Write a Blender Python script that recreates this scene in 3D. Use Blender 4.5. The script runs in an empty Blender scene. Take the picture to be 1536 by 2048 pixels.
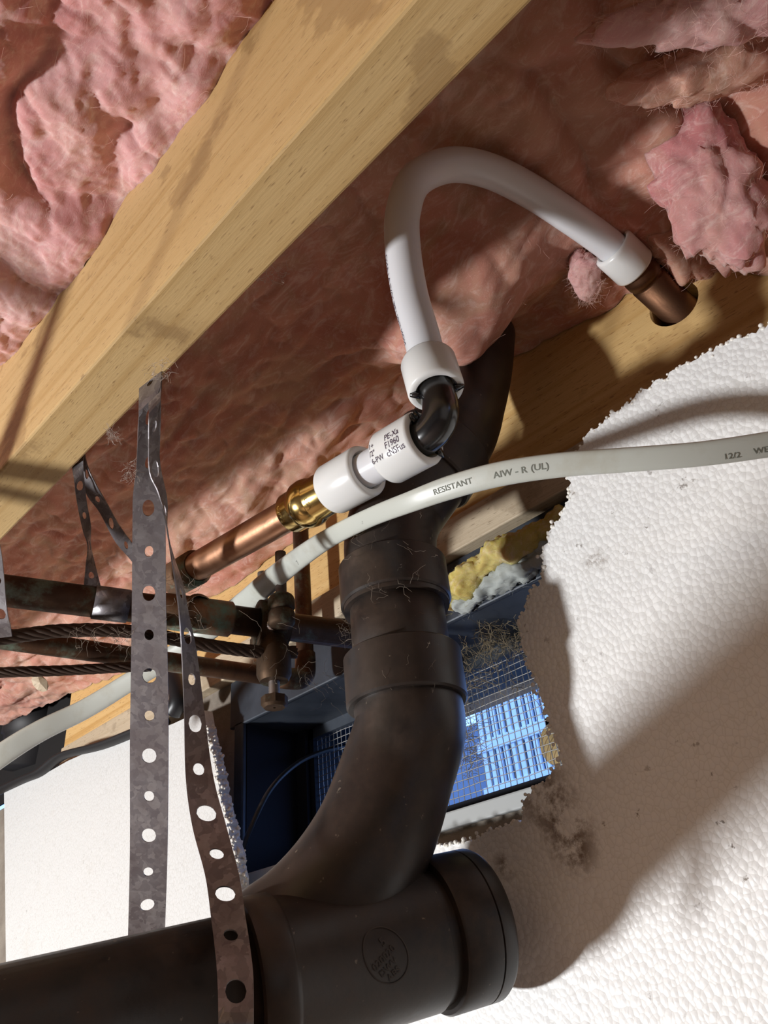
import bpy, bmesh, math, random
import numpy as np
from mathutils import Vector, Matrix

# ------------------------------------------------------------------ camera
SC = bpy.context.scene
COL = SC.collection
F, CX, CY = 1538.0, 768.0, 1024.0
UP = np.array([0, 0, 0.75])            # camera height above the dirt floor
def _ray(x, y):
    return np.array([(x - CX) / F, -(y - CY) / F, -1.0])
_X = -_ray(-1150, 2250); _X /= np.linalg.norm(_X)
_Z = _ray(516, -1299); _Z -= _X * (_Z @ _X); _Z /= np.linalg.norm(_Z)
ROT = np.stack([_X, np.cross(_Z, _X), _Z])   # rows: world axes (along wall, into wall, up)
cam = bpy.data.cameras.new('camera'); camo = bpy.data.objects.new('camera', cam); COL.objects.link(camo)
M4 = np.eye(4); M4[:3, :3] = ROT; M4[:3, 3] = UP
camo.matrix_world = Matrix(M4.tolist())
cam.sensor_fit = 'VERTICAL'; cam.sensor_height = 24.0; cam.lens = F / 2048 * 24.0
cam.clip_start = 0.01; cam.clip_end = 100
SC.camera = camo

# ------------------------------------------------------------------ world, lamp, exposure
w = bpy.data.worlds.new('sky'); SC.world = w; w.use_nodes = True
w.node_tree.nodes['Background'].inputs[0].default_value = (0.22, 0.42, 1.0, 1)
w.node_tree.nodes['Background'].inputs[1].default_value = 3.2
LAMP = np.array([-1.10, -0.90, -0.30])
ld = bpy.data.lights.new('work_lamp', 'SPOT'); ld.energy = 110; ld.color = (0.985, 0.99, 1.0); ld.spot_size = math.radians(155); ld.spot_blend = .55; ld.shadow_soft_size = 0.05
lo = bpy.data.objects.new('work_lamp', ld); COL.objects.link(lo); lo.location = LAMP + UP
lo.rotation_euler = Vector(np.array([-.28, .32, .28]) - LAMP).to_track_quat('-Z', 'Y').to_euler()
vs = SC.view_settings
vs.view_transform = 'Standard'; vs.look = 'None'; vs.gamma = 1.0; vs.exposure = 0.0; vs.use_curve_mapping = False
SC.cycles.max_bounces = 6; SC.cycles.diffuse_bounces = 4

# ------------------------------------------------------------------ measuring helpers (camera-relative metres)
def W(x, y): return ROT @ _ray(x, y)
def D(x, y, d): return W(x, y) * d
def PX(x, y, v): q = W(x, y); return q * (v / q[0])
def PY(x, y, v): q = W(x, y); return q * (v / q[1])
def PZ(x, y, v): q = W(x, y); return q * (v / q[2])
def proj(p):
    q = ROT.T @ np.asarray(p, float)
    return CX + F * q[0] / -q[2], CY - F * q[1] / -q[2]
def nrm(v): v = np.asarray(v, float); return v / max(np.linalg.norm(v), 1e-12)

# ------------------------------------------------------------------ noise
_rng = np.random.RandomState(7)
_perm = _rng.permutation(512); _perm = np.concatenate([_perm, _perm])
_g = _rng.normal(size=(512, 3)); _g /= np.linalg.norm(_g, axis=1)[:, None]
def perlin(p):
    p = np.asarray(p, float); i = np.floor(p).astype(int); f = p - i; i &= 511
    u = f * f * f * (f * (f * 6 - 15) + 10)
    r = 0
    for dx in (0, 1):
        for dy in (0, 1):
            for dz in (0, 1):
                h = _perm[(_perm[(_perm[(i[..., 0] + dx) & 511] + i[..., 1] + dy) & 511] + i[..., 2] + dz) & 511]
                g = _g[h]; d = f - np.array([dx, dy, dz])
                wt = (u[..., 0] if dx else 1 - u[..., 0]) * (u[..., 1] if dy else 1 - u[..., 1]) * (u[..., 2] if dz else 1 - u[..., 2])
                r = r + wt * (g * d).sum(-1)
    return r * 1.5
def fbm(p, o=4, gain=.5):
    a, r = 1.0, 0
    for _ in range(o): r = r + a * perlin(p); p = np.asarray(p) * 2.03 + 11.7; a *= gain
    return r

# ------------------------------------------------------------------ objects
def empty(name, loc, label, cat, group=None):
    o = bpy.data.objects.new(name, None); COL.objects.link(o); o.location = np.asarray(loc) + UP
    o.empty_display_size = .02; o['label'] = label; o['category'] = cat
    if group: o['group'] = group
    return o
def mk(name, V, Fc, mat, parent=None, smooth=True, label=None, cat=None, group=None, kind=None):
    V = np.asarray(V, float) + UP
    org = np.array([0, 0, 0.])
    if parent is None:
        org = np.array([V[:, 0].mean(), V[:, 1].mean(), V[:, 2].min()])
    else:
        q = parent
        while q: org = org + np.array(q.location); q = q.parent
    me = bpy.data.meshes.new(name); me.from_pydata((V - org).tolist(), [], [list(map(int, f)) for f in Fc]); me.update()
    if smooth is True: me.polygons.foreach_set('use_smooth', [True] * len(me.polygons))
    o = bpy.data.objects.new(name, me); COL.objects.link(o)
    if parent is None: o.location = org
    else: o.parent = parent
    if mat: me.materials.append(mat)
    if label: o['label'] = label
    if cat: o['category'] = cat
    if group: o['group'] = group
    if kind: o['kind'] = kind
    return o
def sharp(o, deg=35):
    me = o.data; bm = bmesh.new(); bm.from_mesh(me)
    for e in bm.edges:
        if len(e.link_faces) == 2 and e.calc_face_angle(0) > math.radians(deg): e.smooth = False
    bm.to_mesh(me); bm.free(); return o
def recalc(o):
    bm = bmesh.new(); bm.from_mesh(o.data); bmesh.ops.recalc_face_normals(bm, faces=bm.faces); bm.to_mesh(o.data); bm.free(); return o
class MB:
    def __init__(s): s.V = []; s.F = []
    def add(s, V, Fc):
        n = len(s.V); s.V += [list(v) for v in V]; s.F += [[i + n for i in f] for f in Fc]; return s
def boxg(a, b):
    x0, y0, z0 = a; x1, y1, z1 = b
    V = [(x0,y0,z0),(x1,y0,z0),(x1,y1,z0),(x0,y1,z0),(x0,y0,z1),(x1,y0,z1),(x1,y1,z1),(x0,y1,z1)]
    return V, [(0,3,2,1),(4,5,6,7),(0,1,5,4),(1,2,6,5),(2,3,7,6),(3,0,4,7)]
def bevel(o, w=.002, seg=2):
    bm = bmesh.new(); bm.from_mesh(o.data)
    bmesh.ops.bevel(bm, geom=list(bm.edges), offset=w, segments=seg, affect='EDGES', profile=.5)
    bm.to_mesh(o.data); bm.free(); return o
def spline(P, n=8):
    P = np.asarray(P, float); Q = np.vstack([2 * P[0] - P[1], P, 2 * P[-1] - P[-2]]); out = []
    for i in range(1, len(Q) - 2):
        for k in range(n):
            t = k / n; a, b, c, d = Q[i-1:i+3]
            out.append(.5 * (2*b + (c-a)*t + (2*a-5*b+4*c-d)*t*t + (3*b-a-3*c+d)*t**3))
    out.append(P[-1]); return np.array(out)
def frames(P, ref=None):
    P = np.asarray(P); T = np.gradient(P, axis=0); T /= np.linalg.norm(T, axis=1)[:, None]
    r = np.array(ref if ref is not None else (.13, .21, .97)); N = []
    n = r - T[0] * (r @ T[0]); n = nrm(n)
    for t in T:
        n = nrm(n - t * (n @ t)); N.append(n)
    N = np.array(N); return T, N, np.cross(T, N)
def tubeg(P, R, seg=20, ref=None, cap=True, sx=1.0):
    P = np.asarray(P, float); R = np.broadcast_to(np.asarray(R, float), (len(P),))
    T, N, B = frames(P, ref); a = np.linspace(0, 2*np.pi, seg, endpoint=False)
    V = [P[i] + R[i] * (math.cos(t) * N[i] * sx + math.sin(t) * B[i]) for i in range(len(P)) for t in a]
    Fc = [(i*seg+j, i*seg+(j+1) % seg, (i+1)*seg+(j+1) % seg, (i+1)*seg+j) for i in range(len(P)-1) for j in range(seg)]
    if cap: Fc += [tuple(range(seg))[::-1], tuple((len(P)-1)*seg+j for j in range(seg))]
    return V, Fc
def latheg(p0, d, prof, seg=32):
    """prof: list of (distance along axis, radius)"""
    d = nrm(d); n = nrm(np.cross(d, (.2, .3, .93))); b = np.cross(d, n); p0 = np.asarray(p0, float); V = []
    for s, r in prof:
        for j in range(seg):
            a = 2*math.pi*j/seg; V.append(p0 + d*s + r*(math.cos(a)*n + math.sin(a)*b))
    Fc = [(i*seg+j, i*seg+(j+1) % seg, (i+1)*seg+(j+1) % seg, (i+1)*seg+j) for i in range(len(prof)-1) for j in range(seg)]
    return V, Fc
def roundprof(s0, s1, ro, ri, b=.0012):
    """hollow ring with rounded rims: closed profile walked outside then inside"""
    return [(s0+b, ri), (s0, ri+b*.6), (s0, ro-b), (s0+b*.3, ro-b*.3), (s0+b, ro), (s1-b, ro), (s1-b*.3, ro-b*.3), (s1, ro-b), (s1, ri+b*.6), (s1-b, ri), (s0+b, ri)]
def icog(c, r, sub=2):
    bm = bmesh.new(); bmesh.ops.create_icosphere(bm, subdivisions=sub, radius=1)
    V = np.array([v.co[:] for v in bm.verts]); Fc = [[v.index for v in f.verts] for f in bm.faces]; bm.free()
    return V * r + np.asarray(c), Fc
ICO1 = icog((0, 0, 0), 1, 1); ICO2 = icog((0, 0, 0), 1, 2)
def textg(s, size, mapf, depth=0):
    cu = bpy.data.curves.new('lettering', 'FONT'); cu.body = s; cu.size = size; cu.resolution_u = 3; cu.offset = size * .012
    o = bpy.data.objects.new('lettering', cu); COL.objects.link(o)
    dg = bpy.context.evaluated_depsgraph_get(); me = bpy.data.meshes.new_from_object(o.evaluated_get(dg))
    V = [mapf(v.co.x, v.co.y) for v in me.vertices]; Fc = [list(p.vertices) for p in me.polygons]
    bpy.data.objects.remove(o); bpy.data.curves.remove(cu); bpy.data.meshes.remove(me)
    return V, Fc

# ------------------------------------------------------------------ materials
def mat(name, base=(.5, .5, .5), rough=.6, metal=0, spec=.5, **kw):
    m = bpy.data.materials.new(name); m.use_nodes = True
    b = m.node_tree.nodes['Principled BSDF']
    b.inputs['Base Color'].default_value = (*base, 1); b.inputs['Roughness'].default_value = rough
    b.inputs['Metallic'].default_value = metal; b.inputs['Specular IOR Level'].default_value = spec
    for k, v in kw.items(): b.inputs[k.replace('_', ' ')].default_value = v
    return m
class NT:
    def __init__(s, m):
        s.t = m.node_tree; s.b = s.t.nodes['Principled BSDF']
        s.co = s.t.nodes.new('ShaderNodeTexCoord').outputs['Object']
    def n(s, typ, **kw):
        nd = s.t.nodes.new(typ)
        for k, v in kw.items():
            if k.startswith('i_'):
                key = k[2:]; key = int(key) if key.isdigit() else key.replace('_', ' ')
                if hasattr(v, 'links') or isinstance(v, bpy.types.NodeSocket): s.t.links.new(v, nd.inputs[key])
                else: nd.inputs[key].default_value = v
            else: setattr(nd, k, v)
        return nd
    def mapped(s, scale=(1, 1, 1), rot=(0, 0, 0)):
        return s.n('ShaderNodeMapping', i_Vector=s.co, i_Scale=scale, i_Rotation=rot).outputs[0]
    def noise(s, scale, detail=4, rough=.55, vec=None, dist=0):
        return s.n('ShaderNodeTexNoise', i_Vector=vec or s.co, i_Scale=scale, i_Detail=detail, i_Roughness=rough, i_Distortion=dist).outputs[0]
    def vor(s, scale, feature='F1', vec=None, out=0, rnd=1.0):
        return s.n('ShaderNodeTexVoronoi', feature=feature, i_Vector=vec or s.co, i_Scale=scale, i_Randomness=rnd).outputs[out]
    def ramp(s, fac, stops):
        nd = s.n('ShaderNodeValToRGB', i_Fac=fac); cr = nd.color_ramp
        while len(cr.elements) < len(stops): cr.elements.new(.5)
        for e, (p, c) in zip(cr.elements, stops):
            e.position = p; e.color = (*c, 1) if len(c) == 3 else c
        return nd.outputs[0]
    def step(s, fac, a, b):
        return s.n('ShaderNodeMapRange', i_0=fac, i_1=a, i_2=b).outputs[0]
    def mix(s, fac, a, b, blend='MIX'):
        nd = s.n('ShaderNodeMix', data_type='RGBA', blend_type=blend)
        for k, v in ((0, fac), (6, a), (7, b)):
            if isinstance(v, bpy.types.NodeSocket): s.t.links.new(v, nd.inputs[k])
            else: nd.inputs[k].default_value = v if not isinstance(v, tuple) else ((*v, 1) if len(v) == 3 else v)
        return nd.outputs[2]
    def math(s, op, a, b=0.0):
        return s.n('ShaderNodeMath', operation=op, i_0=a, i_1=b).outputs[0]
    def set(s, key, sock): s.t.links.new(sock, s.b.inputs[key])
    def bump(s, h, strength=.5, dist=.001, prev=None):
        nd = s.n('ShaderNodeBump', i_Strength=strength, i_Distance=dist, i_Height=h)
        if prev: s.t.links.new(prev, nd.inputs['Normal'])
        s.t.links.new(nd.outputs[0], s.b.inputs['Normal']); return nd.outputs[0]

def wood(name, light, mid, dark, stain=.5, gs=1.0):
    m = mat(name, light, .62); t = NT(m)
    broad = t.noise(3.0, 4, .55, t.mapped((.35*gs, 7*gs, 7*gs)), .7)
    rings = t.noise(9.0, 3, .5, t.mapped((.16*gs, 11*gs, 11*gs)), .35)
    c = t.ramp(rings, [(.30, mid), (.47, light), (.60, light), (.72, mid)])
    c = t.mix(t.math('MULTIPLY', t.step(broad, .42, .72), .55), c, mid)
    fine = t.noise(14, 5, .6, t.mapped((2.5*gs, 60*gs, 60*gs)))
    c = t.mix(t.math('MULTIPLY', t.step(fine, .45, .8), .5), c, mid)
    fleck = t.noise(9, 2, .5, t.mapped((14, 90, 90)))
    c = t.mix(t.math('MULTIPLY', t.step(fleck, .62, .71), .75), c, dark)
    blot = t.noise(14, 5, .6)
    c = t.mix(t.math('MULTIPLY', t.step(blot, .57, .61), stain), c, dark)
    c = t.mix(t.math('MULTIPLY', t.step(t.noise(3.1, 4, .6), .4, .75), .35), c, mid)
    t.set('Base Color', c)
    t.bump(t.math('ADD', fine, t.math('MULTIPLY', fleck, .5)), .25, .0008)
    return m
M = {}
M['joist'] = wood('joist_wood', (.59, .405, .185), (.46, .285, .105), (.24, .135, .05), .5)
M['rim'] = wood('rim_wood', (.70, .47, .20), (.56, .33, .11), (.30, .15, .05), .28)
M['sill'] = wood('sill_wood', (.60, .50, .36), (.44, .34, .22), (.22, .16, .10), .4, 1.4)

def insul(name, a, b, c, dust):
    m = mat(name, a, .95, spec=.1, Subsurface_Weight=.55, Subsurface_Scale=.009); t = NT(m)
    t.b.inputs['Subsurface Radius'].default_value = (1.0, .5, .45)
    n1 = t.noise(8, 4, .55, None, .6); n2 = t.noise(21, 5, .6, None, 1.2)
    col = t.ramp(n1, [(.25, b), (.48, a), (.72, c)])
    col = t.mix(t.math('MULTIPLY', t.step(n2, .47, .70), dust), col, (.48, .33, .22))
    wisp = t.noise(30, 7, .68, t.mapped((1, 2.2, 1.6), (.3, .2, .5)), 2.2)
    col = t.mix(t.math('MULTIPLY', t.step(wisp, .50, .74), .55), col, (.82, .66, .60))
    col = t.mix(t.math('MULTIPLY', t.step(t.noise(17, 5, .6, None, 1.8), .58, .75), .45), col, b)
    fib = t.noise(95, 6, .72, t.mapped((1, 3.4, 2), (.3, .2, .6)), 3.0)
    col = t.mix(t.math('MULTIPLY', t.step(fib, .54, .78), .35), col, (.84, .69, .63))
    col = t.mix(t.math('MULTIPLY', t.step(t.noise(330, 3, .7), .73, .8), .35), col, (.22, .08, .05))
    t.set('Base Color', col)
    p = t.bump(wisp, .16, .003); p = t.bump(fib, .28, .0015, p); t.bump(t.noise(420, 3, .7, t.mapped((1, 2.2, 1), (0, 0, .7)), 1.5), .30, .0006, p)
    return m
M['pink'] = insul('pink_fiberglass', (.60, .32, .31), (.42, .15, .145), (.68, .45, .42), .30)
M['pinkdust'] = insul('dusty_pink_fiberglass', (.55, .265, .20), (.38, .13, .10), (.60, .36, .27), .60)
M['pinkdeep'] = insul('deep_pink_fiberglass', (.50, .20, .20), (.34, .09, .09), (.62, .36, .34), .35)
M['fuzz'] = mat('loose_glass_fibre', (.80, .52, .45), .8)
M['yellow'] = insul('yellow_fiberglass', (.58, .46, .12), (.42, .32, .07), (.66, .58, .28), .30)
M['greyfuzz'] = mat('grey_sill_fuzz', (.42, .45, .43), .95)

def foam(name, dirt, alb=.90, bs=.45, spots=()):
    m = mat(name, (.88, .88, .865), .42, spec=.4); t = NT(m)
    vec = t.n('ShaderNodeMapping', i_Vector=t.co, i_Scale=(1, .6, .8)).outputs[0]
    cell = t.vor(320, 'F1', vec); edge = t.vor(320, 'DISTANCE_TO_EDGE', vec)
    dome = t.math('SUBTRACT', 1.0, cell)
    gap = t.step(edge, .0, .09)
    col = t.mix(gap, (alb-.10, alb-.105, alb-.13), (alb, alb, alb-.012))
    sp = t.math('MULTIPLY', t.step(t.noise(120, 4, .65), .655, .70), t.step(t.noise(7, 3, .6), .47, .62))
    col = t.mix(t.math('MULTIPLY', sp, dirt), col, (.10, .06, .035))
    col = t.mix(t.math('MULTIPLY', t.step(t.noise(15, 5, .65), .62, .78), .45 * dirt), col, (.50, .40, .25))
    for (px_, py_, pz_), rad_ in spots:
        dist = t.n('ShaderNodeVectorMath', operation='DISTANCE', i_0=t.n('ShaderNodeNewGeometry').outputs['Position'], i_1=(px_, py_, pz_)).outputs['Value']
        msk = t.math('MULTIPLY', t.step(dist, rad_, rad_*.25), t.step(t.noise(85, 6, .75), .44, .60))
        col = t.mix(t.math('MULTIPLY', msk, .85), col, (.16, .10, .055))
    t.set('Base Color', col)
    p = t.bump(dome, bs, .0014); t.bump(t.noise(60, 4, .6), .35, .002, p)
    return m
M['foam'] = foam('expanded_polystyrene', .9, spots=[(tuple(PY(x, y, .39)+UP), r_) for x, y, r_ in ((1085, 1590, .024), (1130, 1650, .022), (1010, 1730, .010), (1150, 1700, .018), (1190, 1120, .010))])
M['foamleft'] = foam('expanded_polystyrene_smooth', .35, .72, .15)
M['foamwall'] = mat('foam_faced_wall', (.85, .82, .79), .7)
M['bead'] = mat('polystyrene_bead', (.86, .83, .76), .4)

m = M['abs'] = mat('black_abs_dusty', (.012, .011, .012), .38, spec=.5); t = NT(m)
d1 = t.noise(11, 6, .65, None, .5); d2 = t.noise(75, 5, .7)
dust = t.math('MULTIPLY', t.step(d1, .36, .72), t.step(d2, .30, .75))
col = t.mix(t.math('MULTIPLY', dust, .85), (.012, .0115, .012), (.10, .060, .038))
col = t.mix(t.math('MULTIPLY', t.step(t.noise(4.5, 4, .6), .45, .7), .55), col, (.045, .026, .016))
col = t.mix(t.math('MULTIPLY', t.step(t.noise(170, 3, .6), .69, .73), .7), col, (.20, .16, .12))
t.set('Base Color', col); t.set('Roughness', t.step(t.math('SUBTRACT', 1.0, dust), -1.2, 1.6)); 
m.node_tree.nodes['Principled BSDF'].inputs['Roughness'].default_value = .4
for l in list(m.node_tree.links):
    if l.to_socket.name == 'Roughness': m.node_tree.links.remove(l)
t.set('Roughness', t.ramp(dust, [(0, (.36,)*3), (1, (.75,)*3)])); t.bump(d2, .15, .0008)
M['elbow'] = mat('glossy_black_polymer', (.010, .010, .011), .2, spec=.9)
M['abslit'] = mat('abs_raised_letters', (.05, .04, .034), .6)
m = M['pex'] = mat('translucent_white_pex', (.70, .70, .72), .28, spec=.5, Subsurface_Weight=.35, Subsurface_Scale=.006)
m.node_tree.nodes['Principled BSDF'].inputs['Subsurface Radius'].default_value = (1.0, .85, .75)
m = M['ring'] = mat('white_pex_ring', (.76, .76, .745), .25, spec=.5, Subsurface_Weight=.35, Subsurface_Scale=.006)
m.node_tree.nodes['Principled BSDF'].inputs['Subsurface Radius'].default_value = (1.0, .9, .75)
M['ink'] = mat('purple_black_ink', (.05, .025, .05), .6)
M['cableink'] = mat('faded_grey_ink', (.16, .17, .14), .7)

def copper(name, a, b, green, rough):
    m = mat(name, a, rough, 1.0); t = NT(m)
    n1 = t.noise(22, 6, .65, None, .8)
    col = t.mix(t.step(n1, .38, .68), a, b)
    gr = t.math('MULTIPLY', t.step(t.noise(34, 6, .7), .52, .66), green)
    col = t.mix(gr, col, (.16, .26, .20))
    t.set('Base Color', col)
    t.set('Metallic', t.math('SUBTRACT', 1.0, t.math('MULTIPLY', gr, .9)))
    t.set('Roughness', t.ramp(n1, [(.3, (rough,)*3), (.7, (min(1, rough+.22),)*3)])); t.bump(t.noise(160, 5, .7), .2, .0006)
    return m
M['cop'] = copper('bright_copper', (.62, .33, .20), (.48, .25, .15), .05, .27)
M['copdark'] = copper('tarnished_copper', (.15, .085, .052), (.075, .045, .032), .55, .48)
M['copgreen'] = copper('corroded_copper_joint', (.38, .22, .13), (.14, .09, .06), 1.0, .5)
M['copstub'] = copper('brown_copper_stub', (.15, .075, .042), (.09, .045, .027), .0, .4)
M['brass'] = mat('polished_brass', (.78, .55, .20), .17, 1.0)
M['solder'] = mat('solder_smear', (.62, .54, .46), .4, 1.0)
m = M['galv'] = mat('galvanised_spangle', (.40, .38, .40), .45, .6); t = NT(m)
vcol = t.n('ShaderNodeTexVoronoi', i_Scale=230, i_Vector=t.n('ShaderNodeMix', data_type='VECTOR', i_0=.012, i_4=t.mapped((1, 1, .6), (.2, .3, .1)), i_5=t.n('ShaderNodeTexNoise', i_Vector=t.co, i_Scale=140).outputs[1]).outputs[1]).outputs[1]
bw = t.n('ShaderNodeRGBToBW', i_0=vcol).outputs[0]
c = t.ramp(bw, [(.15, (.17, .155, .165)), (.5, (.23, .215, .225)), (.85, (.31, .30, .31))])
c = t.mix(t.math('MULTIPLY', t.step(t.noise(24, 6, .7), .42, .70), .6), c, (.11, .08, .078))
t.set('Base Color', c); t.set('Roughness', t.ramp(bw, [(0, (.55,)*3), (1, (.38,)*3)])); t.bump(t.noise(120, 4, .6), .12, .0006)
M['rope'] = mat('oxidised_copper_strand', (.055, .034, .024), .6, .6)
M['clamp'] = copper('bronze_ground_clamp', (.11, .07, .045), (.06, .042, .03), .45, .55)
M['bolt'] = mat('dull_steel_bolt', (.26, .22, .20), .5, .9)
M['screw'] = mat('bright_screw_end', (.8, .8, .82), .3, 1.0)
m = M['cable'] = mat('grey_white_cable_jacket', (.52, .54, .49), .36); t = NT(m)
c = t.mix(t.math('MULTIPLY', t.step(t.noise(40, 5, .65), .52, .78), .6), (.53, .55, .50), (.40, .37, .28))
c = t.mix(t.step(t.noise(95, 4, .7), .70, .74), c, (.06, .05, .04)); t.set('Base Color', c)
M['blackcable'] = mat('black_cable_jacket', (.012, .013, .016), .4)
M['poly'] = mat('black_plastic_sheet', (.014, .013, .014), .55)
M['voidblack'] = mat('dark_void_black', (.008, .007, .007), .9)  # near-black puts the darkness of the unlit cavity into the colour
m = M['concrete'] = mat('dirty_concrete', (.26, .22, .18), .9); t = NT(m)
t.set('Base Color', t.ramp(t.noise(14, 6, .65), [(.3, (.15, .12, .095)), (.7, (.33, .29, .24))])); t.bump(t.noise(90, 5, .7), .5, .003)
m = M['dirt'] = mat('crawlspace_dirt', (.25, .17, .11), .95); t = NT(m)
t.set('Base Color', t.ramp(t.noise(5, 6, .65), [(.3, (.24, .17, .14)), (.7, (.36, .27, .22))])); t.bump(t.noise(40, 5, .7), .6, .01)
M['subfloor'] = wood('subfloor_wood', (.50, .34, .18), (.40, .25, .11), (.2, .12, .06), .2, .4)
m = M['ventmetal'] = mat('slate_grey_vent_metal', (.17, .19, .23), .5, .2); t = NT(m)
t.set('Base Color', t.ramp(t.noise(18, 5, .6), [(.35, (.022, .028, .038)), (.7, (.055, .066, .085))]))
M['ventlight'] = mat('pale_vent_sill', (.42, .44, .44), .7)
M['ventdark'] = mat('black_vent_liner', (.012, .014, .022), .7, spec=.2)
M['wire'] = mat('galvanised_screen_wire', (.34, .33, .31), .5, .7)
M['white'] = mat('white_painted_slats', (.82, .84, .86), .5)
M['bluegrey'] = mat('grey_block', (.22, .25, .30), .8)
m = M['log'] = mat('cut_log_end', (.55, .40, .19), .85); t = NT(m)
t.set('Base Color', t.ramp(t.n('ShaderNodeTexWave', wave_type='RINGS', rings_direction='Y', i_Vector=t.co, i_Scale=60, i_Distortion=3, i_Detail=3).outputs[0], [(0, (.30, .19, .08)), (.5, (.62, .46, .22)), (1, (.5, .36, .16))]))
M['web'] = mat('dusty_cobweb', (.27, .22, .17), .9)
M['webdark'] = mat('dry_grass', (.23, .18, .11), .9)
M['soil'] = mat('outdoor_gravel', (.20, .20, .20), .95)
M['lintfluff'] = mat('grey_lint', (.55, .46, .40), .95)

# ------------------------------------------------------------------ setting: crawl space shell
YR = 0.455            # inner face of rim joist
ZJ = 0.35             # underside of joists = top of sill plate
def struct(name, V, Fc, m, smooth=False): return mk(name, V, Fc, m, smooth=smooth, kind='structure')
FZ = -0.75
struct('floor', *boxg((-3.4, -2.6, FZ-.1), (1.9, .46, FZ)), M['dirt'])
struct('ceiling', *boxg((-3.4, -2.6, .585), (1.9, .70, .605)), M['subfloor'])
struct('wall_left', *boxg((-3.5, -2.6, FZ), (-3.4, .46, .585)), M['foamwall'])
struct('wall_right', *boxg((1.9, -2.6, FZ), (2.0, .46, .585)), M['foamwall'])
struct('wall_front', *boxg((-3.5, -2.7, FZ), (2.0, -2.6, .585)), M['foamwall'])
OX0, OX1, OZ0, OZ1 = -.637, -.17, .118, .268      # vent opening in the foundation wall
wb = MB()
for a, b in (((-3.5, .46, FZ), (OX0, .66, .318)), ((OX1, .46, FZ), (2, .66, .318)), ((OX0, .46, FZ), (OX1, .66, OZ0)), ((OX0, .46, OZ1), (OX1, .66, .318))): wb.add(*boxg(a, b))
struct('wall_back', wb.V, wb.F, M['concrete'])

# ------------------------------------------------------------------ timber
j = mk('floor_joist', *boxg((-2.6, .135, ZJ), (1.2, .173, .585)), M['joist'], smooth=False, label='long pine floor joist crossing the upper left between two insulation bays', cat='joist')
bevel(j, .0018)
XL = PY(137, 1430, YR)[0]
r = mk('rim_joist', *boxg((XL, YR, ZJ), (1.2, YR+.038, .585)), M['rim'], smooth=False, label='pine rim board behind the drain pipe, lit yellow under the insulation', cat='board')
HP = PY(1352, 612, YR + .004)    # hole for the copper stub
hc = mk('hole_cutter', *latheg((HP[0], YR-.03, HP[2]), (0, 1, 0), [(0, .0001), (0, .019), (.12, .019), (.12, .0001)]), None)
bm_ = r.modifiers.new('hole', 'BOOLEAN'); bm_.operation = 'DIFFERENCE'; bm_.object = hc; bm_.solver = 'EXACT'
dg = bpy.context.evaluated_depsgraph_get(); me2 = bpy.data.meshes.new_from_object(r.evaluated_get(dg)); r.modifiers.clear(); r.data = me2
if not me2.materials: me2.materials.append(M['rim'])
bpy.data.objects.remove(hc)
s = mk('sill_plate', *boxg((XL+.01, .447, .318), (1.2, .58, ZJ)), M['sill'], smooth=False, label='weathered grey sill plate lying on the foundation under the rim board', cat='board'); bevel(s, .0012)
mk('void_backing', *boxg((-2.6, .4945, ZJ+.001), (1.2, .4985, .585)), M['voidblack'], smooth=False, label='black sheet standing in for the unlit void behind the rim board at its left end', cat='sheet')  # stands in for the dark cavity's shade and keeps sky out of the hole

# ------------------------------------------------------------------ insulation
def sheet(name, xs, ys, zf, m, parent=None, **kw):
    X, Y = np.meshgrid(xs, ys, indexing='ij'); P = zf(X, Y); nx, ny = X.shape
    V = P.reshape(-1, 3); I = np.arange(nx*ny).reshape(nx, ny)
    Fc = np.stack([I[:-1, :-1], I[:-1, 1:], I[1:, 1:], I[1:, :-1]], -1).reshape(-1, 4)
    return mk(name, V, Fc.tolist(), m, parent, **kw), P
def fuzz(name, P, n, seed, parent, m, lo=.006, hi=.02, wd=.00004, drop=.004):
    rng = np.random.RandomState(seed); mb = MB(); pts = P.reshape(-1, 3)
    for _ in range(n):
        p = pts[rng.randint(len(pts))] + np.array([0, 0, -rng.rand()*drop]); d = rng.normal(size=3); d[2] *= .45; d = nrm(d); L = lo + (hi-lo)*rng.rand(); c = rng.normal(size=3)*.5; c[2] *= .5
        Q = []
        for k in range(5):
            tt = k/4 - .5; Q.append(p + d*L*tt + c*L*(tt*tt))
        s = nrm(np.cross(d, nrm(p))) * wd
        V = [q + s*e for q in Q for e in (-1, 1)]
        mb.add(V, [(2*k, 2*k+1, 2*k+3, 2*k+2) for k in range(4)])
    return mk(name, mb.V, mb.F, m, parent, kind='stuff')
def puffs(X, Y, sc, seed, sharpness=.7):
    q = np.stack([X*sc, Y*sc, np.full_like(X, seed)], -1)
    q = q + .35*np.stack([perlin(q*1.7+5), perlin(q*1.7+9), 0*X], -1)
    return np.tanh(3.2*sharpness*(perlin(q)**2 + .0012)**.5)
def z_left(X, Y):
    Z = .512 - .025*puffs(X, Y, 9.5, 3.3, .9) - .0075*puffs(X, Y, 21, 8.1, .8) - .0014*fbm(np.stack([X*130, Y*130, X*0+6], -1), 3, .6) - .0022*fbm(np.stack([X*60, Y*60, X*0], -1), 3) - .0003*perlin(np.stack([X*260, Y*330, X*0+2], -1))
    Z = Z + .003*np.clip((Y-.122)/.013, 0, 1)**2
    return np.stack([X, Y + .004*perlin(np.stack([X*50, Z*50, X*0+4], -1)), Z], -1)
b1 = empty('insulation_batt', (-.3, 0, .5), 'puffy pink fibreglass batt filling the bay left of the joist', 'insulation')
_, P = sheet('batt_face', np.arange(-.95, .22, .0018), np.arange(-.20, .1375, .0018), z_left, M['pink'], b1)
fuzz('loose_fibres', P[100:-60, 80:], 900, 3, b1, M['fuzz'])
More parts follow.
